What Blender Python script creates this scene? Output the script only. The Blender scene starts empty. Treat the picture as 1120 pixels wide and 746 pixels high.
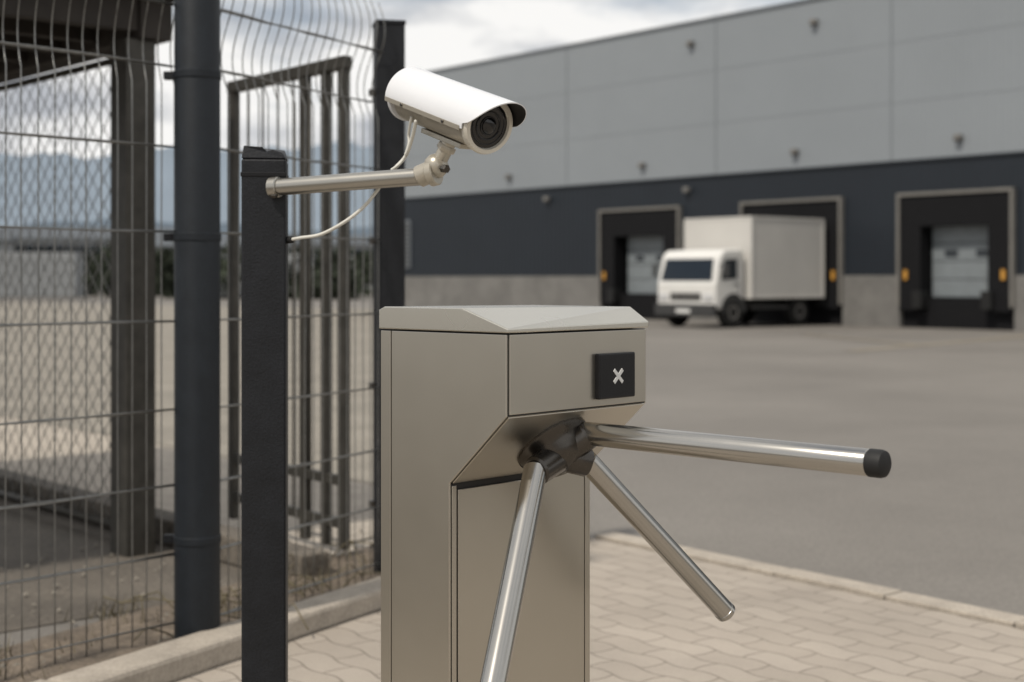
import bpy, bmesh, math, random
from mathutils import Vector, Matrix
random.seed(7)
S=bpy.context.scene
H=1.12; F=1555.0
def P(px,py,d): return Vector(((px-560)/F*d, d, H-(py-305)/F*d))
def link(o,parent=None):
    S.collection.objects.link(o)
    if parent is not None:
        o.parent=parent
    return o
def empty(name,loc=(0,0,0),rz=0):
    e=bpy.data.objects.new(name,None); e.empty_display_size=.1
    e.location=loc; e.rotation_euler=(0,0,rz); S.collection.objects.link(e); return e
# ---------- materials
def mat(name,col,rough=.6,metal=0,var=.12,vscale=4,bump=0,bscale=80,stretch=(1,1,1),rvar=0,spec=.5,col2=None,grain=0,gscale=150,coat=0,ribs=0,bdist=.003):
    m=bpy.data.materials.new(name); m.use_nodes=True; n=m.node_tree; b=n.nodes['Principled BSDF']; L=n.links.new
    tc=n.nodes.new('ShaderNodeTexCoord'); mp=n.nodes.new('ShaderNodeMapping'); mp.inputs['Scale'].default_value=stretch
    L(tc.outputs['Object'],mp.inputs[0])
    no=n.nodes.new('ShaderNodeTexNoise'); no.inputs['Scale'].default_value=vscale; no.inputs['Detail'].default_value=8; no.inputs['Roughness'].default_value=.65
    L(tc.outputs['Object'] if metal>.8 else mp.outputs[0],no.inputs[0])
    if metal>.8: no.inputs['Detail'].default_value=3
    cr=n.nodes.new('ShaderNodeValToRGB'); cr.color_ramp.elements[0].position=.3; cr.color_ramp.elements[1].position=.7
    a=[c*(1-var) for c in col]; z=[min(1,c*(1+var)) for c in (col2 or col)]
    cr.color_ramp.elements[0].color=(*a,1); cr.color_ramp.elements[1].color=(*z,1)
    L(no.outputs[0],cr.inputs[0]); out=cr.outputs[0]
    if grain:
        g=n.nodes.new('ShaderNodeTexNoise'); g.inputs['Scale'].default_value=gscale; g.inputs['Detail'].default_value=3
        L(mp.outputs[0],g.inputs[0])
        mr=n.nodes.new('ShaderNodeMapRange'); mr.inputs[1].default_value=.3; mr.inputs[2].default_value=.7; mr.inputs[3].default_value=1-grain; mr.inputs[4].default_value=1+grain
        L(g.outputs[0],mr.inputs[0])
        mx=n.nodes.new('ShaderNodeVectorMath'); mx.operation='SCALE'; L(out,mx.inputs[0]); L(mr.outputs[0],mx.inputs[3]); out=mx.outputs[0]
    L(out,b.inputs['Base Color'])
    b.inputs['Roughness'].default_value=rough; b.inputs['Metallic'].default_value=metal
    b.inputs['Specular IOR Level'].default_value=spec; b.inputs['Coat Weight'].default_value=coat
    if rvar:
        mr=n.nodes.new('ShaderNodeMapRange'); mr.inputs[3].default_value=rough-rvar; mr.inputs[4].default_value=rough+rvar
        L(no.outputs[0],mr.inputs[0]); L(mr.outputs[0],b.inputs['Roughness'])
    if bump:
        g=n.nodes.new('ShaderNodeTexNoise'); g.inputs['Scale'].default_value=bscale; g.inputs['Detail'].default_value=4
        L(mp.outputs[0],g.inputs[0]); bp=n.nodes.new('ShaderNodeBump'); bp.inputs['Strength'].default_value=bump; bp.inputs['Distance'].default_value=bdist
        L(g.outputs[0],bp.inputs['Height']); L(bp.outputs[0],b.inputs['Normal'])
    if ribs:
        wv=n.nodes.new('ShaderNodeTexWave'); wv.inputs['Scale'].default_value=ribs; wv.bands_direction='X'
        L(tc.outputs['Object'],wv.inputs[0]); bp=n.nodes.new('ShaderNodeBump'); bp.inputs['Strength'].default_value=.35; bp.inputs['Distance'].default_value=.02
        L(wv.outputs[1],bp.inputs['Height']); L(bp.outputs[0],b.inputs['Normal'])
    return m
M={}
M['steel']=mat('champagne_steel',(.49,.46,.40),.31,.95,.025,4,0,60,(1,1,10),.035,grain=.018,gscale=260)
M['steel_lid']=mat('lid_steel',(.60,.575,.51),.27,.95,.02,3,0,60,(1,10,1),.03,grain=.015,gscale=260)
M['core']=mat('seam_dark',(.012,.011,.010),.6)
M['chrome']=mat('polished_steel',(.43,.415,.385),.20,1,.03,6,0,120,(1,1,1),.03)
M['bracket']=mat('bracket_steel',(.38,.365,.33),.28,.95,.04,8,0,120,(1,1,1),.04)
M['hub']=mat('dark_cast_metal',(.085,.078,.07),.27,.95,.12,20,.08,150,rvar=.05,bdist=.001)
M['black']=mat('black_plastic',(.007,.007,.008),.35,0,.2,10,.1,300,spec=.3)
M['rubber']=mat('black_rubber',(.012,.012,.012),.6,0,.2,10,spec=.3)
M['icon']=mat('icon_white',(.62,.62,.6),.5)
M['post']=mat('dark_painted_steel',(.009,.010,.0125),.5,0,.3,18,.3,220,rvar=.1,grain=.3,gscale=260,spec=.3)
M['roundpost']=mat('blue_black_paint',(.009,.012,.016),.48,0,.22,14,.25,220,rvar=.08,grain=.2,gscale=180,spec=.33)
M['wire']=mat('galvanised_wire',(.23,.23,.22),.38,.75,.2,30)
M['gate']=mat('weathered_gate_steel',(.062,.058,.05),.5,.5,.3,12,.2,100)
M['canopy']=mat('dark_timber',(.030,.025,.021),.8,0,.35,6,.4,40,(1,1,1))
M['camwhite']=mat('camera_white_paint',(.66,.67,.69),.25,.0,.02,5,coat=.4)
M['cambeige']=mat('camera_champagne',(.40,.37,.31),.32,.45,.05,8)
M['camring']=mat('camera_front_ring',(.60,.57,.50),.32,.2,.04,8)
M['glass']=mat('black_glass',(.004,.004,.005),.05,0,.1,3,spec=.6)
M['lens']=mat('lens_barrel',(.02,.02,.022),.3,.2,.1,3)
M['cable']=mat('white_cable',(.58,.57,.52),.5)
M['clad']=mat('grey_cladding',(.215,.235,.252),.5,.0,.04,.35,ribs=1.6)
M['cladj']=mat('cladding_joint',(.14,.155,.17),.6)
M['band']=mat('navy_cladding',(.012,.016,.022),.5,.0,.1,.6,ribs=1.6,spec=.33)
M['conc']=mat('concrete',(.15,.145,.136),.85,0,.22,1.2,.4,20,grain=.1,gscale=15)
M['kerb']=mat('kerb_stone',(.345,.305,.255),.9,0,.2,7,.6,60,grain=.15,gscale=90)
M['trim']=mat('trim_beige',(.16,.152,.138),.6)
M['dockdark']=mat('dock_rubber',(.006,.006,.007),.8,spec=.2)
M['door']=mat('sectional_door',(.17,.19,.20),.5)
M['tyellow']=mat('yellow_marker',(.50,.25,.04),.5)
M['twhite']=mat('truck_white',(.64,.63,.60),.35,0,.04,1.5,coat=.3)
M['tbox']=mat('truck_box',(.50,.485,.455),.5,0,.05,1.2)
M['tglass']=mat('truck_glass',(.012,.016,.02),.08)
M['tgrey']=mat('truck_grey_plastic',(.032,.032,.032),.6)
M['lamp']=mat('headlight',(.5,.5,.5),.15)
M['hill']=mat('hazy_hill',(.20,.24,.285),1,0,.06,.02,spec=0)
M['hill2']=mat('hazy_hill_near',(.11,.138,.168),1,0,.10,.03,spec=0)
M['leaf']=mat('foliage',(.04,.047,.034),.9,0,.4,.5,spec=.1)
M['shed']=mat('shed_wall',(.15,.165,.18),.6,0,.08,.3)
M['shedlight']=mat('shed_wall_light',(.26,.27,.275),.6,0,.08,.3)
M['shedroof']=mat('shed_roof',(.06,.07,.08),.6,0,.08,.3)
M['ground']=mat('asphalt_ground',(.145,.133,.118),.85,0,.13,.22,.5,70,col2=(.172,.159,.142),grain=.16,gscale=60)
M['darkasph']=mat('dark_asphalt',(.105,.091,.074),.9,0,.35,1.7,.9,50,grain=.35,gscale=50)
M['sand']=mat('gravel_sand',(.215,.195,.163),.95,0,.25,1.2,.8,60,grain=.3,gscale=40)
M['soil']=mat('dry_soil',(.13,.104,.078),.95,0,.4,6,1,60,grain=.35,gscale=70)
M['paint']=mat('faded_line_paint',(.215,.188,.145),.8,0,.25,3)
M['grass']=mat('dry_grass',(.13,.11,.068),.9,0,.4,8)
def paver():
    m=bpy.data.materials.new('interlocking_pavers'); m.use_nodes=True; n=m.node_tree; b=n.nodes['Principled BSDF']; L=n.links.new
    tc=n.nodes.new('ShaderNodeTexCoord'); mp=n.nodes.new('ShaderNodeMapping'); mp.inputs['Rotation'].default_value=(0,0,math.radians(51.2))
    L(tc.outputs['Object'],mp.inputs[0]); sp=n.nodes.new('ShaderNodeSeparateXYZ'); L(mp.outputs[0],sp.inputs[0])
    def M_(op,a,bv):
        q=n.nodes.new('ShaderNodeMath'); q.operation=op
        for i,v in enumerate((a,bv)):
            if v is None: continue
            if isinstance(v,(int,float)): q.inputs[i].default_value=v
            else: L(v,q.inputs[i])
        return q.outputs[0]
    sx=M_('MULTIPLY',M_('SINE',M_('MULTIPLY',sp.outputs[0],2*math.pi/.21),None),.010)
    sy=M_('MULTIPLY',M_('SINE',M_('MULTIPLY',sp.outputs[1],2*math.pi/.21),None),.008)
    y=M_('ADD',sp.outputs[1],sx); x=M_('ADD',sp.outputs[0],sy)
    cb=n.nodes.new('ShaderNodeCombineXYZ'); L(x,cb.inputs[0]); L(y,cb.inputs[1])
    br=n.nodes.new('ShaderNodeTexBrick'); L(cb.outputs[0],br.inputs[0])
    br.inputs['Scale'].default_value=1; br.inputs['Brick Width'].default_value=.21; br.inputs['Row Height'].default_value=.105
    br.inputs['Mortar Size'].default_value=.0032; br.inputs['Mortar Smooth'].default_value=.4; br.inputs['Bias'].default_value=0
    br.inputs['Color1'].default_value=(.315,.275,.230,1); br.inputs['Color2'].default_value=(.355,.312,.263,1); br.inputs['Mortar'].default_value=(.17,.143,.115,1)
    no=n.nodes.new('ShaderNodeTexNoise'); no.inputs['Scale'].default_value=1.3; no.inputs['Detail'].default_value=10; no.inputs['Roughness'].default_value=.6; L(tc.outputs['Object'],no.inputs[0])
    g=n.nodes.new('ShaderNodeTexNoise'); g.inputs['Scale'].default_value=130; g.inputs['Detail'].default_value=3; L(tc.outputs['Object'],g.inputs[0])
    f=M_('ADD',M_('MULTIPLY',no.outputs[0],.75),M_('MULTIPLY',g.outputs[0],.3)); f=M_('ADD',f,.47)
    mx=n.nodes.new('ShaderNodeVectorMath'); mx.operation='SCALE'; L(br.outputs['Color'],mx.inputs[0]); L(f,mx.inputs[3]); L(mx.outputs[0],b.inputs['Base Color'])
    h=M_('SUBTRACT',M_('MULTIPLY',g.outputs[0],.25),br.outputs['Fac'])
    bp=n.nodes.new('ShaderNodeBump'); bp.inputs['Strength'].default_value=.6; bp.inputs['Distance'].default_value=.005; L(h,bp.inputs['Height']); L(bp.outputs[0],b.inputs['Normal'])
    b.inputs['Roughness'].default_value=.85
    return m
M['paver']=paver()
# ---------- mesh helpers
def obj(name,verts,faces,m,parent=None,bevel=0,smooth=False,seg=2):
    me=bpy.data.meshes.new(name); me.from_pydata([tuple(v) for v in verts],[],faces)
    bm=bmesh.new(); bm.from_mesh(me); bmesh.ops.recalc_face_normals(bm,faces=bm.faces[:]); bm.to_mesh(me); bm.free()
    me.materials.append(m)
    if smooth:
        for p in me.polygons: p.use_smooth=True
    o=bpy.data.objects.new(name,me); link(o,parent)
    if bevel:
        b=o.modifiers.new('bev','BEVEL'); b.width=bevel; b.segments=seg; b.limit_method='ANGLE'; b.angle_limit=math.radians(25)
    return o
def box(name,lo,hi,m,parent=None,bevel=0):
    x0,y0,z0=lo; x1,y1,z1=hi
    v=[(x0,y0,z0),(x1,y0,z0),(x1,y1,z0),(x0,y1,z0),(x0,y0,z1),(x1,y0,z1),(x1,y1,z1),(x0,y1,z1)]
    f=[(0,3,2,1),(4,5,6,7),(0,1,5,4),(1,2,6,5),(2,3,7,6),(3,0,4,7)]
    return obj(name,v,f,m,parent,bevel)
def prism(name,poly,off,m,parent=None,bevel=0):
    n=len(poly); off=Vector(off)
    v=[Vector(p) for p in poly]+[Vector(p)+off for p in poly]
    f=[tuple(range(n)),tuple(range(2*n-1,n-1,-1))]+[(i,(i+1)%n,(i+1)%n+n,i+n) for i in range(n)]
    return obj(name,v,f,m,parent,bevel)
def lathe(name,prof,origin,axis,m,parent=None,seg=48,smooth=True):
    axis=Vector(axis).normalized(); origin=Vector(origin)
    t=Vector((0,0,1)) if abs(axis.z)<.9 else Vector((1,0,0))
    a=axis.cross(t).normalized(); b=axis.cross(a)
    v=[];f=[]
    for r,h in prof:
        for i in range(seg):
            an=2*math.pi*i/seg; v.append(origin+axis*h+(a*math.cos(an)+b*math.sin(an))*r)
    for k in range(len(prof)-1):
        for i in range(seg):
            j=(i+1)%seg; f.append((k*seg+i,k*seg+j,(k+1)*seg+j,(k+1)*seg+i))
    f.append(tuple(range(seg))); f.append(tuple(range((len(prof)-1)*seg,len(prof)*seg)))
    o=obj(name,v,f,m,parent)
    for p in o.data.polygons: p.use_smooth = len(p.vertices)==4
    try:
        o.data.set_sharp_from_angle(angle=math.radians(35))
    except Exception: pass
    return o
def rod(name,p1,p2,r,m,parent=None,r2=None,seg=32,ch=.002):
    p1=Vector(p1);p2=Vector(p2);L=(p2-p1).length; r2=r2 or r; ch=min(ch,r*.5,L*.3)
    return lathe(name,[(r-ch,0),(r,ch),(r2,L-ch),(r2-ch,L)],p1,p2-p1,m,parent,seg)
def tubes(name,paths,r,m,parent=None,sides=5):
    V=[];Fc=[]
    for pts in paths:
        pts=[Vector(p) for p in pts]; base=len(V); n=len(pts)
        for i,p in enumerate(pts):
            d=(pts[min(i+1,n-1)]-pts[max(i-1,0)]).normalized()
            t=Vector((.31,.2,.93)) if abs(d.z)<.9 else Vector((1,.1,0))
            a=d.cross(t).normalized(); b=d.cross(a)
            for k in range(sides):
                an=2*math.pi*k/sides; V.append(p+(a*math.cos(an)+b*math.sin(an))*r)
        for i in range(n-1):
            for k in range(sides):
                j=(k+1)%sides; Fc.append((base+i*sides+k,base+i*sides+j,base+(i+1)*sides+j,base+(i+1)*sides+k))
        Fc.append(tuple(base+k for k in range(sides))); Fc.append(tuple(base+(n-1)*sides+k for k in range(sides)))
    return obj(name,V,Fc,m,parent,smooth=True)
def sheet(name,pts,z,m,parent=None):
    return obj(name,[(x,y,z) for x,y in pts],[tuple(range(len(pts)))],m,parent)
def catmull(pts,n=10):
    pts=[Vector(p) for p in pts]; q=[pts[0]]+pts+[pts[-1]]; out=[]
    for i in range(1,len(q)-2):
        for k in range(n):
            t=k/n; a,b,c,d=q[i-1:i+3]
            out.append(.5*((2*b)+(c-a)*t+(2*a-5*b+4*c-d)*t*t+(3*b-a-3*c+d)*t**3))
    out.append(pts[-1]); return out
# ---------- ground
sheet('ground',[(-1500,-1500),(1500,-1500),(1500,1500),(-1500,1500)],-.004,M['ground'])
sheet('pavement',[(.34,6.12),(8.99,-4.66),(-5.93,-4.66)],.006,M['paver'])
ed=Vector((.626,-.78,0)).normalized(); en=Vector((.78,.626,0))
A=Vector((.354,6.11,0))
e=empty('pavement_edge_kerb',A)
n=27
for i in range(n):
    a=ed*(i*.5+.003); b=ed*((i+1)*.5-.003); zz=.022+random.uniform(-.002,.003)
    prism('kerb_block_%d'%(i+1),[a,b,b+en*.11,a+en*.11],(0,0,zz),M['kerb'],e,.005)
kd=Vector((.5,.86,0)).normalized(); kn=Vector((-.86,.5,0)).normalized()
K=Vector((-5.93,-4.66,0)); KL=(Vector((.34,6.12,0))-K).length
e=empty('kerb',K)
n=int(KL/.8)+1
for i in range(n):
    a=kd*(i*.8+.004); b=kd*(min((i+1)*.8,KL)-.004); w_=random.uniform(-.004,.004)
    prism('kerb_block_%d'%(i+1),[a+kn*w_,b+kn*w_,b+kn*.14,a+kn*.14],(0,0,.078+random.uniform(-.004,.004)),M['kerb'],e,.014)
a=K+kn*.14;b=K+kd*(KL+.0)+kn*.14
N=90
V=[];Fc=[]
for i in range(N+1):
    for j in range(9):
        p=a.lerp(b,i/N)+kn*(.55*j/8); V.append((p.x,p.y,.04*(1-j/8)+.010+(random.uniform(-.010,.016) if j<8 else 0)))
for i in range(N):
    for j in range(8):
        q=i*9+j; Fc.append((q,q+1,q+10,q+9))
obj('verge',V,Fc,M['soil'],smooth=True)
V=[];Fc=[]
def blade(x,y,h):
    an=random.uniform(0,6.28); w=.003; dx,dy=math.cos(an)*w,math.sin(an)*w; lx,ly=random.uniform(-.6,.6)*h,random.uniform(-.6,.6)*h
    k=len(V); V.extend([(x-dx,y-dy,.0),(x+dx,y+dy,.0),(x+lx,y+ly,h)]); Fc.append((k,k+1,k+2))
for c in range(60):
    t=random.uniform(7,12.4); p=K+kd*t+kn*random.choice((random.uniform(.2,.75),random.uniform(.2,.45)))
    for _ in range(45): blade(p.x+random.gauss(0,.045),p.y+random.gauss(0,.045),random.uniform(.02,.09))
obj('weeds',V,Fc,M['grass'])
V=[];Fc=[]
for i in range(900):
    t=random.uniform(7,12.6); sx=random.uniform(.18,1.7) if random.random()<.5 else random.uniform(.18,.6)
    p=K+kd*t+kn*sx; r=random.uniform(.004,.014); k=len(V)
    z=.03*(1-min(1,max(0,(sx-.14)/.55)))+.006
    for v in((1,0,0),(-1,0,0),(0,1,0),(0,-1,0),(0,0,.8),(0,0,-.5)):
        V.append((p.x+v[0]*r*random.uniform(.6,1.3),p.y+v[1]*r*random.uniform(.6,1.3),z+r*.3+v[2]*r))
    for f_ in((0,2,4),(2,1,4),(1,3,4),(3,0,4),(2,0,5),(1,2,5),(3,1,5),(0,3,5)): Fc.append(tuple(k+x for x in f_))
obj('gravel_stones',V,Fc,M['sand'])
st=[]
for i in range(40):
    t=random.uniform(10.2,12.2); p=K+kd*t+kn*random.uniform(.2,.55); an=random.uniform(0,6.28); L0=random.uniform(.12,.4)
    q0=Vector((p.x,p.y,.02)); dx=Vector((math.cos(an),math.sin(an),0))
    st.append([q0,q0+dx*L0*.3+Vector((0,0,random.uniform(.03,.09))),q0+dx*L0*.7+Vector((random.uniform(-.03,.03),0,random.uniform(.02,.1))),q0+dx*L0+Vector((0,0,random.uniform(0,.05)))])
tubes('dry_stalks',st,.0028,M['grass'],None,4)
c1=Vector((-1.4,5.9)); cd=Vector((1.2,-1.36)).normalized(); cn=Vector((1.36,1.2)).normalized()
def q(t,s): p=c1-cd*t+cn*s; return (p.x,p.y)
sheet('driveway',[q(30,0),q(-.9,0),q(-.9,-1.2),(-6.6,-4.6),(-40,-4.6)],.0,M['darkasph'])
sheet('path',[q(30,.14),q(-1.0,.14),q(.4,1.7),q(30,1.7)],.0,M['kerb'])
sheet('gravel_lot',[q(90,1.7),q(.6,1.7),(-.9,10.5),(-4.6,52),(-60,95)],.004,M['sand'])
e=empty('low_kerb',(c1.x,c1.y,0))
for i in range(12):
    a=-cd*(i*1.0-.95); b=-cd*(i*1.0+.04)
    prism('kerb_block_%d'%(i+1),[(a.x,a.y,0),(b.x,b.y,0),(b.x+cn.x*.13,b.y+cn.y*.13,0),(a.x+cn.x*.13,a.y+cn.y*.13,0)],(0,0,.11),M['darkasph'],e,.01)
# ---------- turnstile
TZ=math.radians(47); C=Vector((-.007,2.2,0))
T=empty('turnstile',C,TZ); TM=Matrix.Translation(C)@Matrix.Rotation(TZ,4,'Z'); TI=TM.inverted()
W=.353;D=.2945;zt=1.034
prism('cabinet_core',[(.003,.003,zt),(.003,.003,.9065),(.003,.130,.7895),(.003,.130,.02),(.003,D-.003,.02),(.003,D-.003,zt)],(W-.006,0,0),M['core'],T)
side=[(.003,zt-.001),(.003,.906),(.1285,.7905),(.1285,.02),(.2665,.02),(.2665,zt-.001)]
for nm,x0 in(('left_side_panel',0),('right_side_panel',W-.004)):
    prism(nm,[(x0,y,z) for y,z in side],(.004,0,0),M['steel'],T,.0009)
    prism(nm+'_rear_strip',[(x0,y,z) for y,z in[(.269,.02),(.2935,.02),(.2935,zt-.001),(.269,zt-.001)]],(.004,0,0),M['steel'],T,.0009)
box('front_panel',(.0055,0,.9085),(W-.0055,.004,zt-.001),M['steel'],T,.0009)
dv=Vector((0,.127,-.116)).normalized(); dn=Vector((0,-.116,-.127)).normalized()
a0=Vector((0,0,.905))+dv*.002; b0=Vector((0,.127,.789))-dv*.0015
prism('sloped_panel',[a0+Vector((.0055,0,0)),a0+Vector((W-.0055,0,0)),b0+Vector((W-.0055,0,0)),b0+Vector((.0055,0,0))],-dn*.004,M['steel'],T,.0009)
box('lower_front_panel',(.0185,.1265,.03),(W-.0185,.134,.779),M['steel'],T,.0009)
box('lower_left_edge',(.0055,.127,.02),(.0155,.134,.786),M['steel'],T,.0009)
box('lower_right_edge',(W-.0155,.127,.02),(W-.0055,.134,.786),M['steel'],T,.0009)
box('rear_panel',(.004,D-.004,.02),(W-.004,D,zt-.001),M['steel'],T,.0009)
box('base_plate',(-.02,.11,.008),(W+.02,D+.02,.02),M['steel'],T,.002)
o_=.002
z0=1.036;z1=1.0425
lv=[(-o_,-o_,z0),(W+o_,-o_,z0),(W+o_,D+o_,z0),(-o_,D+o_,z0),
    (-o_,-o_,z1),(W+o_,-o_,z1+.004),(W+o_,D+o_,1.06),(-o_,D+o_,1.068),
    (-o_,.098,1.0735),(W+o_,.038,1.0715),(W+o_,D-.03,1.0715),(-o_,D-.012,1.0735)]
lf=[(0,3,2,1),(0,1,5,4),(4,5,9,8),(8,9,10,11),(10,6,7,11),(2,3,7,6),(0,4,8,11,7,3),(1,2,6,10,9,5)]
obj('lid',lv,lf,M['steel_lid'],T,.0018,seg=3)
box('card_reader',(.212,-.010,.920),(.3076,.002,.996),M['black'],T,.0025)
cx,cz=.2605,.957
def strip(nm,an):
    d=Vector((math.cos(an),0,math.sin(an)));p=Vector((-math.sin(an),0,math.cos(an))); c=Vector((cx,-.0112,cz))
    prism(nm,[c+d*.0155*s+p*.003*t for s,t in((-1,-1),(1,-1),(1,1),(-1,1))],(0,.002,0),M['icon'],T)
strip('icon_bar_1',math.radians(43)); 
for s in(-1,1):
    an=math.radians(-43);d=Vector((math.cos(an),0,math.sin(an)));p=Vector((-math.sin(an),0,math.cos(an))); c=Vector((cx,-.0112,cz))
    prism('icon_bar_%d'%(3+s),[c+d*a*s+p*.003*t for a,t in((.0032,-1),(.0155,-1),(.0155,1),(.0032,1))],(0,.002,0),M['icon'],T)
hc=Vector((W/2,.0635,.847))
lathe('hub_flange',[(.066,-.002),(.066,.004),(.062,.009),(.055,.014),(.050,.022),(.045,.034),(.036,.046),(.02,.053),(.004,.055)],hc,dn,M['hub'],T,64)
def w2l(p): return TI@Vector(p)
hubc=TM@(hc+dn*.026)
a1=P(640,474,2.36); a1b=P(970,508,1.985)
d1=(a1b-a1).normalized()
a2=P(586,512,2.30); a2b=P(517,862,1.95); d2=(a2b-a2).normalized()
a3=P(641,503,2.37); a3b=P(795,671,2.55); d3=(a3b-a3).normalized()
for i,(a,b,d,r) in enumerate(((a1,a1b,d1,.0195),(a2,a2b,d2,.0195),(a3,a3b,d3,.0185))):
    nm='arm_%d'%(i+1)
    end=b-d*.026 if i==0 else b
    Lr=(end-a).length
    prof=[(r-.002,0),(r,.002),(r,Lr-.003),(r-.0012,Lr-.0008),(r-.003,Lr)] if i==0 else [(r-.002,0),(r,.002),(r,Lr-.012),(r+.0008,Lr-.0115),(r+.0008,Lr-.003),(r-.001,Lr-.001),(r-.005,Lr)]
    lathe(nm,prof,w2l(a),w2l(b)-w2l(a),M['chrome'],T,64)
    if i==0:
        lathe('arm_end_cap',[(r-.001,0),(r+.0006,.001),(r+.0006,.018),(r-.001,.023),(r-.006,.026)],w2l(end),w2l(b)-w2l(end),M['rubber'],T)
    sc=w2l(hubc); sa=w2l(a+d*.008)
    lathe(nm+'_socket',[(.018,0),(.026,.008),(.0245,(sa-sc).length-.004),(.0215,(sa-sc).length)],sc,sa-sc,M['hub'] ,T)
# ---------- camera post
pc=Vector((-.4845,2.79,0)); E=empty('camera_post',pc,math.radians(6))
hw=.0425
box('post_shaft',(-hw,-hw,0),(hw,hw,1.352),M['post'],E,.004)
box('post_collar',(-hw-.0015,-hw-.0015,1.318),(hw+.0015,hw+.0015,1.326),M['black'],E,.001)
pv=[(-hw,-hw,1.353),(hw,-hw,1.353),(hw,hw,1.353),(-hw,hw,1.353),(-hw+.004,-hw+.006,1.378),(-.002,-hw+.004,1.377),(.006,-hw+.006,1.369),(.018,-hw+.005,1.372),(hw-.006,-hw+.006,1.364),(hw-.006,hw-.006,1.376),(-hw+.006,hw-.006,1.382)]
obj('post_cap',pv,[(3,2,1,0),(0,1,8,7,6,5,4),(1,2,9,8),(2,3,10,9),(3,0,4,10),(4,5,6,7,8,9,10)],M['post'],E,.002)
box('post_base_plate',(-.09,-.09,.008),(.09,.09,.018),M['post'],E,.002)
# ---------- security camera
cam=empty('security_camera',P(300,205,2.75))
fr=P(535,138,2.5); bk=P(452,106,2.69)
Fd=(fr-bk).normalized(); Rr=Fd.cross(Vector((0,0,1))).normalized(); Uu=Rr.cross(Fd).normalized()
BL=(fr-bk).length
def cl(r,u,f): return (fr+Rr*r+Uu*u+Fd*f)-cam.location
lathe('housing_body',[(.034,-BL-.004),(.041,-BL),(.0455,-BL+.004),(.0455,-.012)],cl(0,0,0),Fd,M['cambeige'],cam,64)
lathe('front_ring',[(.0445,-.014),(.0505,-.012),(.0515,-.002),(.049,.003),(.042,.003),(.040,-.004)],cl(0,0,0),Fd,M['camring'],cam,64)
lathe('front_glass',[(.0405,-.006),(.0405,-.0025)],cl(0,0,0),Fd,M['glass'],cam,48)
for k,(r,w) in enumerate(((.034,.0012),(.025,.0018),(.016,.0014))):
    pts=[cl(r*math.cos(t),r*math.sin(t),-.0022+.0004*k) for t in [2*math.pi*i/40 for i in range(41)]]
    tubes('lens_ring_%d'%(k+1),[pts],w,M['lens'],cam,6)
lathe('lens_element',[(.015,-.003),(.014,.001),(.009,.0035),(.002,.0045)],cl(0,0,0),Fd,M['glass'],cam,32)
A0,A1=-10,190
def shield(name,r,m0,m1,th):
    V=[];Fc=[];na=40;nf=14
    def ang(i): return math.radians(A0+(A1-A0)*i/na)
    def fpos(i,j):
        a=ang(i); top=max(0,math.sin(a)); f1=-.006+.066*top**.6; f0=-BL-.012
        return f0+(f1-f0)*j/nf
    for layer in(0,1):
        rr=r-layer*th
        for j in range(nf+1):
            for i in range(na+1):
                a=ang(i); V.append(cl(rr*math.cos(a)*1.0,rr*math.sin(a),fpos(i,j)))
    n1=(na+1)*(nf+1); mats=[]
    for j in range(nf):
        for i in range(na):
            q_=j*(na+1)+i
            Fc.append((q_,q_+1,q_+na+2,q_+na+1)); mats.append(0)
            Fc.append((n1+q_,n1+q_+na+1,n1+q_+na+2,n1+q_+1)); mats.append(1)
    for i in range(na):
        Fc.append((i,n1+i,n1+i+1,i+1)); mats.append(0)
        q_=nf*(na+1)+i; Fc.append((q_,q_+1,n1+q_+1,n1+q_)); mats.append(0)
    for j in range(nf):
        for i in(0,na):
            q_=j*(na+1)+i; Fc.append((q_,q_+na+1,n1+q_+na+1,n1+q_)); mats.append(0)
    me=bpy.data.meshes.new(name); me.from_pydata([tuple(v) for v in V],[],Fc); me.materials.append(m0); me.materials.append(m1)
    for p,mi in zip(me.polygons,mats): p.material_index=mi; p.use_smooth=True
    try: me.set_sharp_from_angle(angle=math.radians(40))
    except Exception: pass
    o=bpy.data.objects.new(name,me); link(o,cam); return o
shield('sunshield',.0550,M['camwhite'],M['rubber'],.002)
for sgn in(1,-1):
    rr=.0557
    pts=[cl(sgn*rr*math.cos(math.radians(aa)),rr*math.sin(math.radians(aa)),f) for aa in(-14,-5) for f in(-BL-.010,-.012)]
    prism('trim_strip',[pts[0],pts[1],pts[3],pts[2]],(Rr*sgn*.0014),M['cambeige'],cam,.0004)
    for f in(-BL*.80,-BL*.25):
        a=math.radians(-9); c=cl(sgn*.056*math.cos(a),.056*math.sin(a),f)
        rod('trim_screw',c,c+Rr*sgn*.0035,.0032,M['hub'],cam,seg=12,ch=.0006)
lathe('rear_cap',[(.048,-BL-.006),(.049,-BL-.010),(.049,-BL-.014),(.045,-BL-.018)],cl(0,0,0),Fd,M['camwhite'],cam,48)
wl=lambda p: Vector(p)-cam.location
kn_=P(477,184,2.61)
prism('mount_plate',[cl(-.018,-.045,-BL*.72),cl(.018,-.045,-BL*.72),cl(.018,-.045,-BL*.2),cl(-.018,-.045,-BL*.2)],-Uu*.009,M['cambeige'],cam,.0015)
top_=cl(0,-.050,-BL*.43)
rod('mount_neck',wl(kn_),top_,.0135,M['cambeige'],cam)
lathe('mount_neck_nut',[(.016,0),(.0175,.002),(.0175,.010),(.016,.012)],wl(kn_)+(top_-wl(kn_))*.62,top_-wl(kn_),M['cambeige'],cam,6)
lathe('knuckle_ball',[(.002,-.0235),(.012,-.020),(.020,-.012),(.0235,0),(.020,.012),(.012,.020),(.002,.0235)],wl(kn_)+Vector((0,0,.004)),(0,0,1),M['cambeige'],cam,32)
al=P(462,193,2.62); ar=P(300,205,2.745)
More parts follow.
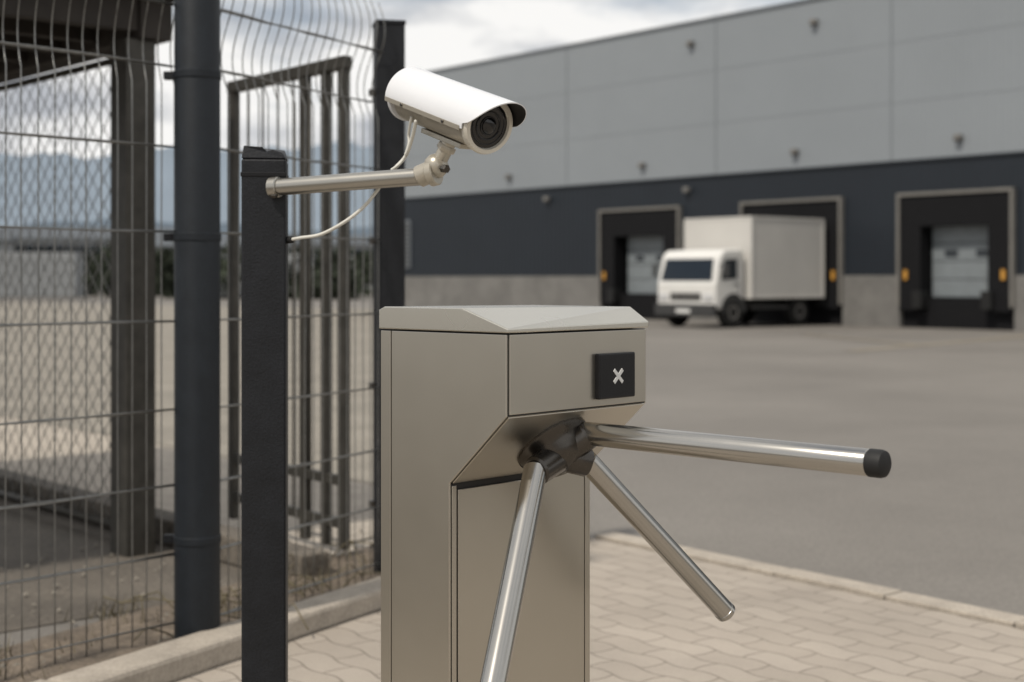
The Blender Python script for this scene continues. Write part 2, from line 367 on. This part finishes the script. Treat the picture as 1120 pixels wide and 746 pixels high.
rod('knuckle_elbow',wl(P(458,193.5,2.624)),wl(kn_)+Vector((.0,0,-.002)),.0205,M['cambeige'],cam)
rod('knuckle_clamp',wl(P(470,190,2.612)),wl(P(478,188,2.605)),.0245,M['cambeige'],cam)
rod('knuckle_bolt',wl(P(484,184,2.585)),wl(P(489,185,2.57)),.008,M['hub'],cam,seg=6)
rod('bracket_arm',wl(ar),wl(al),.0165,M['bracket'],cam)
dd=(al-ar).normalized()
rod('bracket_flange',wl(ar-dd*.008),wl(ar+dd*.012),.0205,M['bracket'],cam)
rod('bracket_bolt',wl(P(297,214,2.735)),wl(P(303,214,2.73)),.005,M['hub'],cam,seg=6)
cp=[P(455,132,2.60),P(451,150,2.63),P(444,170,2.66),P(432,184,2.67),P(421,196,2.675),P(412,209,2.68),P(398,226,2.69),P(378,242,2.70),P(352,256,2.72),P(330,260,2.74),P(312,263,2.77)]
tubes('cable',[[wl(p) for p in catmull(cp)]],.0034,M['cable'],cam,8)
cp=[P(450,128,2.62),P(447,146,2.65),P(447,158,2.65),P(440,176,2.655),P(428,186,2.66)]
tubes('cable_lead',[[wl(p) for p in catmull(cp)]],.0026,M['cable'],cam,8)
rod('cable_gland',wl(P(310,263,2.775)),wl(P(320,262,2.755)),.007,M['rubber'],cam)
# ---------- fence
RP=Vector((-.945,4.27,0)); SP=Vector((-.452,5.22,0))
e=empty('round_fence_post',RP)
lathe('post_shaft',[(.068,0),(.068,2.6),(.06,2.62)],(0,0,0),(0,0,1),M['roundpost'],e,48)
for z in(.34,1.73,1.245):
    lathe('clamp_band',[(.0685,z-.012),(.071,z-.010),(.071,z+.010),(.0685,z+.012)],(0,0,0),(0,0,1),M['roundpost'],e,48)
    box('clamp_lug',(-.10,-.012,z-.012),(-.066,.012,z+.012),M['post'],e,.002)
e=empty('square_fence_post',SP,math.radians(12))
box('post_shaft',(-.053,-.053,0),(.053,.053,2.045),M['post'],e,.004)
box('post_cap',(-.056,-.056,2.046),(.056,.056,2.062),M['post'],e,.003)
for z in(.3,.73,1.26,1.8): box('fixing_clip',(-.075,-.03,z-.012),(-.05,.0,z+.012),M['hub'],e,.002)
def panel(name,a,b,top=2.12,sp=.05,r=.0021,zs=(.09,.295,.50,.728,.995,1.26,1.517,1.763,1.94)):
    a=Vector(a);b=Vector(b); d=(b-a); L=d.length; d.normalize(); nrm=Vector((-d.y,d.x,0))
    e=empty(name,a); paths=[]
    n=int(L/sp)
    def off(z,ph):
        o=0
        if z>1.70: o=.035*math.sin((z-1.70)/.42*math.pi*2.0)
        return o
    for i in range(n+1):
        base=d*(i*sp+.01+random.uniform(-.0015,.0015)); pts=[]
        j=random.uniform(-.004,.004)
        for k in range(9): 
            z=.03+(1.70-.03)*k/8; pts.append(base+nrm*(.004+ (random.uniform(-.0012,.0012)))+Vector((0,0,z))+d*j*(z/2))
        for k in range(1,15):
            z=1.70+.42*k/14; pts.append(base+nrm*(.004+off(z,0))+d*(.010*math.sin((z-1.7)/.42*6.28))+Vector((0,0,z))+d*j)
        paths.append(pts)
    tubes('vertical_wires',paths,r,M['wire'],e,5)
    hp=[]
    for z in zs:
        o=off(z,0)
        for s in(-1,1):
            hp.append([d*(L*k/8)+nrm*(o+.004+s*.0045)+Vector((0,0,z+random.uniform(-.003,.003))) for k in range(9)])
    tubes('horizontal_wires',hp,.0028,M['wire'],e,5)
    return e
panel('mesh_fence_panel',(-2.2,2.9,0),(-1.0,4.27,0))
panel('mesh_fence_panel',(-.90,4.34,0),(-.48,5.15,0))
# ---------- canopy shelter behind fence
e=empty('gate_canopy',(-1.5,5.85,0),math.atan2(.74,-.67))
box('post_1',(-.07,.0,0),(.07,.13,2.09),M['gate'],e,.004)
box('post_2',(2.7,.0,0),(2.84,.13,2.09),M['gate'],e,.004)
box('post_3',(-.07,2.2,0),(.07,2.33,2.09),M['gate'],e,.004)
box('post_4',(2.7,2.2,0),(2.84,2.33,2.09),M['gate'],e,.004)
box('roof_beam_1',(-.1,-.06,2.092),(2.95,.08,2.28),M['canopy'],e,.004)
box('roof_beam_2',(-.1,2.25,2.092),(2.95,2.4,2.28),M['canopy'],e,.004)
for i in range(9):
    box('roof_joist_%d'%(i+1),(-.08+i*.36,.083,2.12),(-.02+i*.36,2.247,2.27),M['canopy'],e,.003)
box('roof_deck',(-.2,-.15,2.283),(3.05,2.5,2.33),M['canopy'],e,.003)
# chain link fence
a=Vector((-1.6,6.0,0)); d=Vector((-.67,.74,0)).normalized(); e=empty('chain_link_fence',a)
paths=[]; L=2.7; hh=2.0; z0_=.06; c=.11
k=-hh
while k<L:
    for s in(1,-1):
        t0=max(0,k); t1=min(L,k+hh)
        if t1>t0:
            if s==1: p=[d*t0+Vector((0,0,z0_+(t0-k))),d*t1+Vector((0,0,z0_+(t1-k)))]
            else: p=[d*t0+Vector((0,0,z0_+hh-(t0-k))),d*t1+Vector((0,0,z0_+hh-(t1-k)))]
            paths.append(p)
    k+=c
tubes('chain_mesh',paths,.0024,M['wire'],e,4)
tubes('rails',[[Vector((0,0,2.06)),d*L+Vector((0,0,2.06))],[Vector((0,0,.06)),d*L+Vector((0,0,.06))]],.016,M['gate'],e,10)
for t in(0,1.5,2.7): tubes('rail_post',[[d*t,d*t+Vector((0,0,2.08))]],.022,M['gate'],e,12)
# ---------- gate frame
ga=Vector((-1.30,6.42,0)); gb=Vector((-.645,5.6,0)); gd=(gb-ga).normalized(); GL=(gb-ga).length
e=empty('steel_gate',ga,math.atan2(gd.y,gd.x))
def gt(px):
    k=(px-560)/F; return (k*ga.y-ga.x)/(gd.x-k*gd.y)
for i,(px,w) in enumerate(((256,.022),(334,.022),(357,.019),(376,.022))):
    t=gt(px); box('upright_%d'%(i+1),(t-w,-.018,.05),(t+w,.018,1.97),M['gate'],e,.004)
t0,t1=gt(256),gt(376)
for i,z in enumerate((.13,.30)):
    box('rail_%d'%(i+1),(t0,-.014,z),(t1,.014,z+.04),M['gate'],e,.003)
box('top_rail',(t0-.03,-.022,1.95),(t1+.03,.022,2.0),M['gate'],e,.004)
bars=[]
for i in range(1,7):
    t=t0+(t1-t0)*i/7; bars.append([(t,0,.15),(t,0,1.96)])
tubes('bars',bars,.005,M['gate'],e,8)
# ---------- warehouse
Y0=48.96; WC=36.1
B=empty('warehouse',(WC-.824*Y0,Y0,0),math.atan2(-.772,.636))
def ws(px): return (Y0-WC/((px-560)/F+.824))*1.296
docks=[(10.7,13.84),(16.03,19.18),(20.8,23.72),(26.4,29.4)]
END=46; TOP=7.95; BAND=3.83; PL=1.2; OP=3.0
box('upper_wall',(0,.0,BAND+.003),(END,30,TOP),M['clad'],B)
box('parapet_cap',(-.05,-.05,TOP+.002),(END,.25,TOP+.06),M['cladj'],B)
box('band_drip',(0,-.03,BAND-.02),(END,-.002,BAND+.03),M['band'],B)
xs=[0]
for a_,b_ in docks: xs+=[a_,b_]
xs.append(END)
for i in range(0,len(xs),2):
    box('band_wall_%d'%(i//2+1),(xs[i],.02,PL+.002),(xs[i+1],.6,BAND),M['band'],B)
    box('plinth_%d'%(i//2+1),(xs[i],-.02,0),(xs[i+1],.6,PL),M['conc'],B)
box('inner_wall',(0.1,.9,0),(END,29,BAND-.01),M['dockdark'],B)
for i,(a_,b_) in enumerate(docks):
    n_=str(i+1)
    box('dock_lintel_'+n_,(a_+.002,.02,OP+.002),(b_-.002,.6,BAND),M['band'],B)
    t=.05
    box('dock_frame_top_'+n_,(a_-.02,-.12,OP+.02),(b_+.02,.018,OP+.09),M['trim'],B)
    box('dock_frame_l_'+n_,(a_-.02,-.12,.5),(a_+t,.018,OP+.018),M['trim'],B)
    box('dock_frame_r_'+n_,(b_-t,-.12,.5),(b_+.02,.018,OP+.018),M['trim'],B)
    box('shelter_top_'+n_,(a_+t,-.08,2.32),(b_-t,.5,OP+.015),M['dockdark'],B)
    box('shelter_l_'+n_,(a_+t,-.08,.4),(a_+.6,.5,2.318),M['dockdark'],B)
    box('shelter_r_'+n_,(b_-.6,-.08,.4),(b_-t,.5,2.318),M['dockdark'],B)
    box('dock_pit_'+n_,(a_+.003,.1,0),(b_-.003,.8,.70),M['dockdark'],B)
    box('dock_bumper_l_'+n_,(a_+.45,-.2,.45),(a_+.7,.0995,.85),M['rubber'],B)
    box('dock_bumper_r_'+n_,(b_-.7,-.2,.45),(b_-.45,.0995,.85),M['rubber'],B)
    box('dock_marker_l_'+n_,(a_+.17,-.12,1.10),(a_+.26,-.082,1.32),M['tyellow'],B)
    box('dock_marker_r_'+n_,(b_-.26,-.12,1.10),(b_-.17,-.082,1.32),M['tyellow'],B)
    m_=(a_+b_)/2+.1
    for k in range(4):
        box('door_section_%s_%d'%(n_,k+1),(m_-.90,.30,.705+k*.41),(m_+.82,.36,.705+k*.41+.395),M['door'],B,.01)
    for k in(-1,1): box('door_window_%s_%d'%(n_,k+2),(m_+k*.4-.16,.285,1.62),(m_+k*.4+.16,.298,1.78),M['tglass'],B)
def joint(px,z0j,z1j,m):
    s=ws(px) if px<5000 else px
    box('panel_joint',(s-.015,-.008,z0j),(s+.015,-.002,z1j),m,B)
for px in(620,783,975): joint(px,BAND+.04,TOP-.01,M['cladj'])
for s in(30.5,38): box('panel_joint',(s-.015,-.008,BAND+.04),(s+.015,-.002,TOP),M['cladj'],B)
for z in(5.2,6.6): box('panel_joint_h',(0,-.004,z-.004),(END,-.002,z+.004),M['cladj'],B)
def walllamp(px,z):
    s=ws(px); 
    box('wall_lamp',(s-.09,-.16,z-.07),(s+.09,-.002,z+.07),M['conc'],B,.03)
    box('wall_lamp_glass',(s-.07,-.14,z-.085),(s+.07,-.03,z-.072),M['tgrey'],B)
for px in(558,704,871,1050): walllamp(px,4.27)
for px in(757,892): walllamp(px,7.4)
for px in(600,753): walllamp(px,3.5)
box('wall_louvre',(.5,-.03,1.5),(1.3,.018,3.1),M['cladj'],B)
for k in range(10): box('louvre_slat_%d'%k,(.55,-.05,1.58+k*.15),(1.25,-.032,1.66+k*.15),M['tgrey'],B)
# ---------- truck
f=Vector((-.772,-.636,0)); l=Vector((.636,-.772,0))
to=Vector((7.57,34.6,0))-l*1.05+f*.25+Vector((.636,-.772,0))*.22
K_=empty('box_truck',to,math.atan2(-.636,-.772))
box('cargo_box',(0,-1.05,.66),(2.62,1.05,2.56),M['tbox'],K_,.02)
for z in(.66,2.50): 
    box('box_rail',(-.01,-1.065,z),(2.63,1.065,z+.06),M['tbox'],K_,.008)
for x in(0,2.58): 
    for y in(-1.067,1.03): box('box_corner',(x-.012,y,.72),(x+.055,y+.037,2.495),M['tbox'],K_,.006)
box('chassis',(.05,-.4,.42),(3.3,.4,.655),M['tgrey'],K_)
cw=.92
cabp=[(2.72,.42),(3.66,.42),(3.70,.55),(3.70,.98),(3.54,1.64),(3.40,1.78),(2.80,1.82),(2.72,1.72)]
prism('cab',[(x,-cw,z) for x,z in cabp],(0,2*cw,0),M['twhite'],K_,.06)
def sl(z): return 3.70-(z-.98)*.2424
prism('windshield',[(sl(1.08)+.002,-.80,1.08),(sl(1.08)+.002,.80,1.08),(sl(1.58)+.002,.74,1.58),(sl(1.58)+.002,-.74,1.58)],(.012,0,0),M['tglass'],K_)
for s in(-1,1):
    y=s*cw
    prism('side_window',[(2.98,y,1.12),(3.50,y,1.10),(3.40,y,1.56),(2.98,y,1.58)],(0,s*.012,0),M['tglass'],K_)
    prism('door_line',[(2.88,y,.5),(2.895,y,.5),(2.895,y,1.66),(2.88,y,1.66)],(0,s*.006,0),M['tgrey'],K_)
    prism('door_handle',[(2.95,y,.98),(3.08,y,.98),(3.08,y,1.01),(2.95,y,1.01)],(0,s*.03,0),M['tgrey'],K_)
    box('mirror_arm',(3.54,min(y,y+s*.2),1.42),(3.57,max(y,y+s*.2),1.45),M['tgrey'],K_)
    box('mirror',(3.52,min(y+s*.16,y+s*.27),1.16),(3.58,max(y+s*.16,y+s*.27),1.47),M['tgrey'],K_,.02)
    box('headlight',(3.69,min(s*.55,s*.86),.62),(3.73,max(s*.55,s*.86),.78),M['lamp'],K_,.02)
    prism('wheel_arch',[(3.10+.43*math.cos(t),y,.36+.43*math.sin(t)) for t in[math.pi*i/12 for i in range(13)]],(0,s*.01,0),M['tgrey'],K_)
    for x in(3.10,.75):
        lathe('wheel',[(.25,-.11),(.33,-.10),(.35,-.06),(.35,.06),(.33,.10),(.25,.11)],(x,s*.82,.35),(0,1,0),M['rubber'],K_,32)
        lathe('wheel_rim',[(.17,0),(.17,.115),(.13,.118),(.10,.09),(.05,.10)],(x,s*.82,.35),(0,s,0),M['conc'],K_,24)
    box('side_guard',(1.25,min(s*.95,s*.99),.42),(2.5,max(s*.95,s*.99),.50),M['tgrey'],K_)
box('bumper',(3.64,-cw-.01,.26),(3.78,cw+.01,.54),M['tgrey'],K_,.03)
box('grille',(3.695,-.48,.62),(3.715,.48,.80),M['tgrey'],K_,.01)
for k in range(3): box('grille_bar_%d'%k,(3.70,-.46,.65+k*.05),(3.724,.46,.665+k*.05),M['trim'],K_)
box('number_plate',(3.782,-.22,.34),(3.79,.22,.43),M['icon'],K_)
# ---------- yard markings
def line(px1,py1,px2,py2,w):
    d1_=H*F/(py1-305); d2_=H*F/(py2-305); a=P(px1,py1,d1_).xy; b=P(px2,py2,d2_).xy
    t=(b-a).normalized(); n_=Vector((-t.y,t.x))*w/2
    return [tuple(a-n_),tuple(b-n_),tuple(b+n_),tuple(a+n_)]
for i,pts in enumerate((line(930,384,1130,367,.3),line(880,366,1010,378,.2))): sheet('road_marking',pts,.002+.004*i,M['paint'])
# ---------- hills
def ridge(name,r,a0,a1,base,amp,m,seed):
    rnd=random.Random(seed); ph=[rnd.uniform(0,6) for _ in range(6)]; V=[];Fc=[]; n=160; rows=6
    for i in range(n+1):
        an=math.radians(a0+(a1-a0)*i/n)
        h=base+amp*sum(math.sin(an*fq+ph[k])/(k+1) for k,fq in enumerate((5,11,19,37,61,97)))/1.6
        for j in range(rows+1):
            u=j/rows; rr=r+u*r*.35; hh_=h*math.sin(u*math.pi/2)*(1+.04*math.sin(i*1.7+j*2))
            V.append((math.sin(an)*rr,math.cos(an)*rr,max(-1,hh_-1)))
    for i in range(n):
        for j in range(rows):
            q_=i*(rows+1)+j; Fc.append((q_,q_+1,q_+rows+2,q_+rows+1))
    return obj(name,V,Fc,m,smooth=True)
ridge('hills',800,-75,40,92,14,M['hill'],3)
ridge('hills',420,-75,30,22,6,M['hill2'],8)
def shed(az,r,wd,dp,h,rot,wm='shed'):
    an=math.radians(az); e=empty('distant_industrial_building',(math.sin(an)*r,math.cos(an)*r,0),math.radians(rot))
    box('walls',(-wd/2,-dp/2,0),(wd/2,dp/2,h),M[wm],e)
    prism('roof',[(-wd/2-.3,-dp/2-.3,h+.003),(-wd/2-.3,dp/2+.3,h+.003),(-wd/2-.3,0,h+dp*.09)],(wd+.6,0,0),M['shedroof'],e)
    k=0; x=-wd/2+1.5
    while x<wd/2-3:
        box('door_%d'%k,(x,-dp/2-.06,0),(x+2.6,-dp/2-.003,min(3.0,h*.6)),M['shedroof'],e); k+=1; x+=6
    box('window_strip',(-wd/2+1,-dp/2-.05,h-1.1),(wd/2-1,-dp/2-.003,h-.5),M['tglass'],e)
shed(-17.5,130,26,14,4.4,12,'shedlight'); shed(-8.5,150,22,12,4.6,8,'shedlight'); shed(-12.6,115,9,7,3.6,10,'shedlight'); shed(-21.5,110,8,7,3.8,16,'shedlight')
def container(az,r,rot,m,L0=6):
    an=math.radians(az); e=empty('shipping_container',(math.sin(an)*r,math.cos(an)*r,0),math.radians(rot))
    box('body',(-L0/2,-1.2,.15),(L0/2,1.2,2.5),m,e,.03)
    for k in range(int(L0/.3)): box('rib_%d'%k,(-L0/2+.1+k*.3,-1.26,.3),(-L0/2+.22+k*.3,-1.203,2.4),m,e)
    for x in(-L0/2-.01,L0/2-.11):
        for y in(-1.28,1.16): box('corner_post',(x,y,.1),(x+.12,y+.12,2.55),M['shedroof'],e)
container(-19,80,10,M['shedlight']); container(-10,82,6,M['shedlight'])
V=[];Fc=[]
rnd=random.Random(5)
for tr in range(34):
    an=math.radians(rnd.uniform(-32,-4)); r=rnd.uniform(78,105); cx_,cy_=math.sin(an)*r,math.cos(an)*r; hgt=rnd.uniform(1.0,3.4); wd=rnd.uniform(1.0,2.4)
    for c_ in range(9):
        ox,oy,oz=rnd.gauss(0,wd*.5),rnd.gauss(0,wd*.5),hgt*rnd.uniform(.15,.9)
        for _ in range(34):
            x=cx_+ox+rnd.gauss(0,.45);y=cy_+oy+rnd.gauss(0,.45);z=max(.1,oz+rnd.gauss(0,.3)); s=rnd.uniform(.12,.3)
            t1=Vector((rnd.uniform(-1,1),rnd.uniform(-1,1),rnd.uniform(-1,1))).normalized()*s; t2=t1.cross(Vector((rnd.uniform(-1,1),rnd.uniform(-1,1),rnd.uniform(-1,1)))).normalized()*s
            k=len(V); p=Vector((x,y,z)); V.extend([p-t1,p-t2,p+t1,p+t2]); Fc.append((k,k+1,k+2,k+3))
me_o=bpy.data.meshes.new('distant_shrubs'); me_o.from_pydata([tuple(v) for v in V],[],Fc); me_o.materials.append(M['leaf'])
link(bpy.data.objects.new('distant_shrubs',me_o))
# ---------- world and sun
EL=54
sun_to=Vector((-.52,-.60,0)).normalized()*math.cos(math.radians(EL))+Vector((0,0,math.sin(math.radians(EL))))
w=bpy.data.worlds.new('World'); S.world=w; w.use_nodes=True; nt=w.node_tree; L=nt.links.new
bg=nt.nodes['Background']; bg.inputs[1].default_value=.10
sk=nt.nodes.new('ShaderNodeTexSky'); sk.sky_type='NISHITA'; sk.sun_disc=False; sk.sun_elevation=math.radians(EL); sk.sun_rotation=math.atan2(sun_to.x,sun_to.y); sk.dust_density=3
tc=nt.nodes.new('ShaderNodeTexCoord'); mp=nt.nodes.new('ShaderNodeMapping'); mp.inputs['Scale'].default_value=(1,1,2.8); mp.inputs['Location'].default_value=(.42,.1,.26)
L(tc.outputs['Generated'],mp.inputs[0])
n1=nt.nodes.new('ShaderNodeTexNoise'); n1.inputs['Scale'].default_value=3.2; n1.inputs['Detail'].default_value=9; n1.inputs['Roughness'].default_value=.55; L(mp.outputs[0],n1.inputs[0])
r1=nt.nodes.new('ShaderNodeValToRGB'); r1.color_ramp.elements[0].position=.32; r1.color_ramp.elements[1].position=.48; L(n1.outputs[0],r1.inputs[0])
n2=nt.nodes.new('ShaderNodeTexNoise'); n2.inputs['Scale'].default_value=7.5; n2.inputs['Detail'].default_value=8; n2.inputs['Roughness'].default_value=.5; L(mp.outputs[0],n2.inputs[0])
r2=nt.nodes.new('ShaderNodeValToRGB'); r2.color_ramp.elements[0].position=.36; r2.color_ramp.elements[1].position=.53
r2.color_ramp.elements[0].color=(4.8,5.0,5.35,1); r2.color_ramp.elements[1].color=(9.6,9.5,9.3,1); L(n2.outputs[0],r2.inputs[0])
mx=nt.nodes.new('ShaderNodeMix'); mx.data_type='RGBA'; L(r1.outputs[0],mx.inputs[0]); L(sk.outputs[0],mx.inputs[6]); L(r2.outputs[0],mx.inputs[7]); L(mx.outputs[2],bg.inputs[0])
sl_=bpy.data.lights.new('sun','SUN'); sl_.energy=3.1; sl_.angle=math.radians(2.5); sl_.color=(1,.93,.83)
so=bpy.data.objects.new('sun',sl_); so.rotation_euler=sun_to.to_track_quat('Z','Y').to_euler(); S.collection.objects.link(so)
# ---------- camera
cd_=bpy.data.cameras.new('camera'); co=bpy.data.objects.new('camera',cd_); S.collection.objects.link(co); S.camera=co
co.location=(0,0,H); co.rotation_euler=(math.radians(90),0,0)
cd_.sensor_width=36; cd_.lens=F/1120*36; cd_.shift_y=-68/1120; cd_.clip_end=5000; cd_.clip_start=.05
cd_.dof.use_dof=True; cd_.dof.focus_distance=2.35; cd_.dof.aperture_fstop=4.0
S.view_settings.view_transform='Standard'; S.view_settings.look='None'; S.view_settings.exposure=0
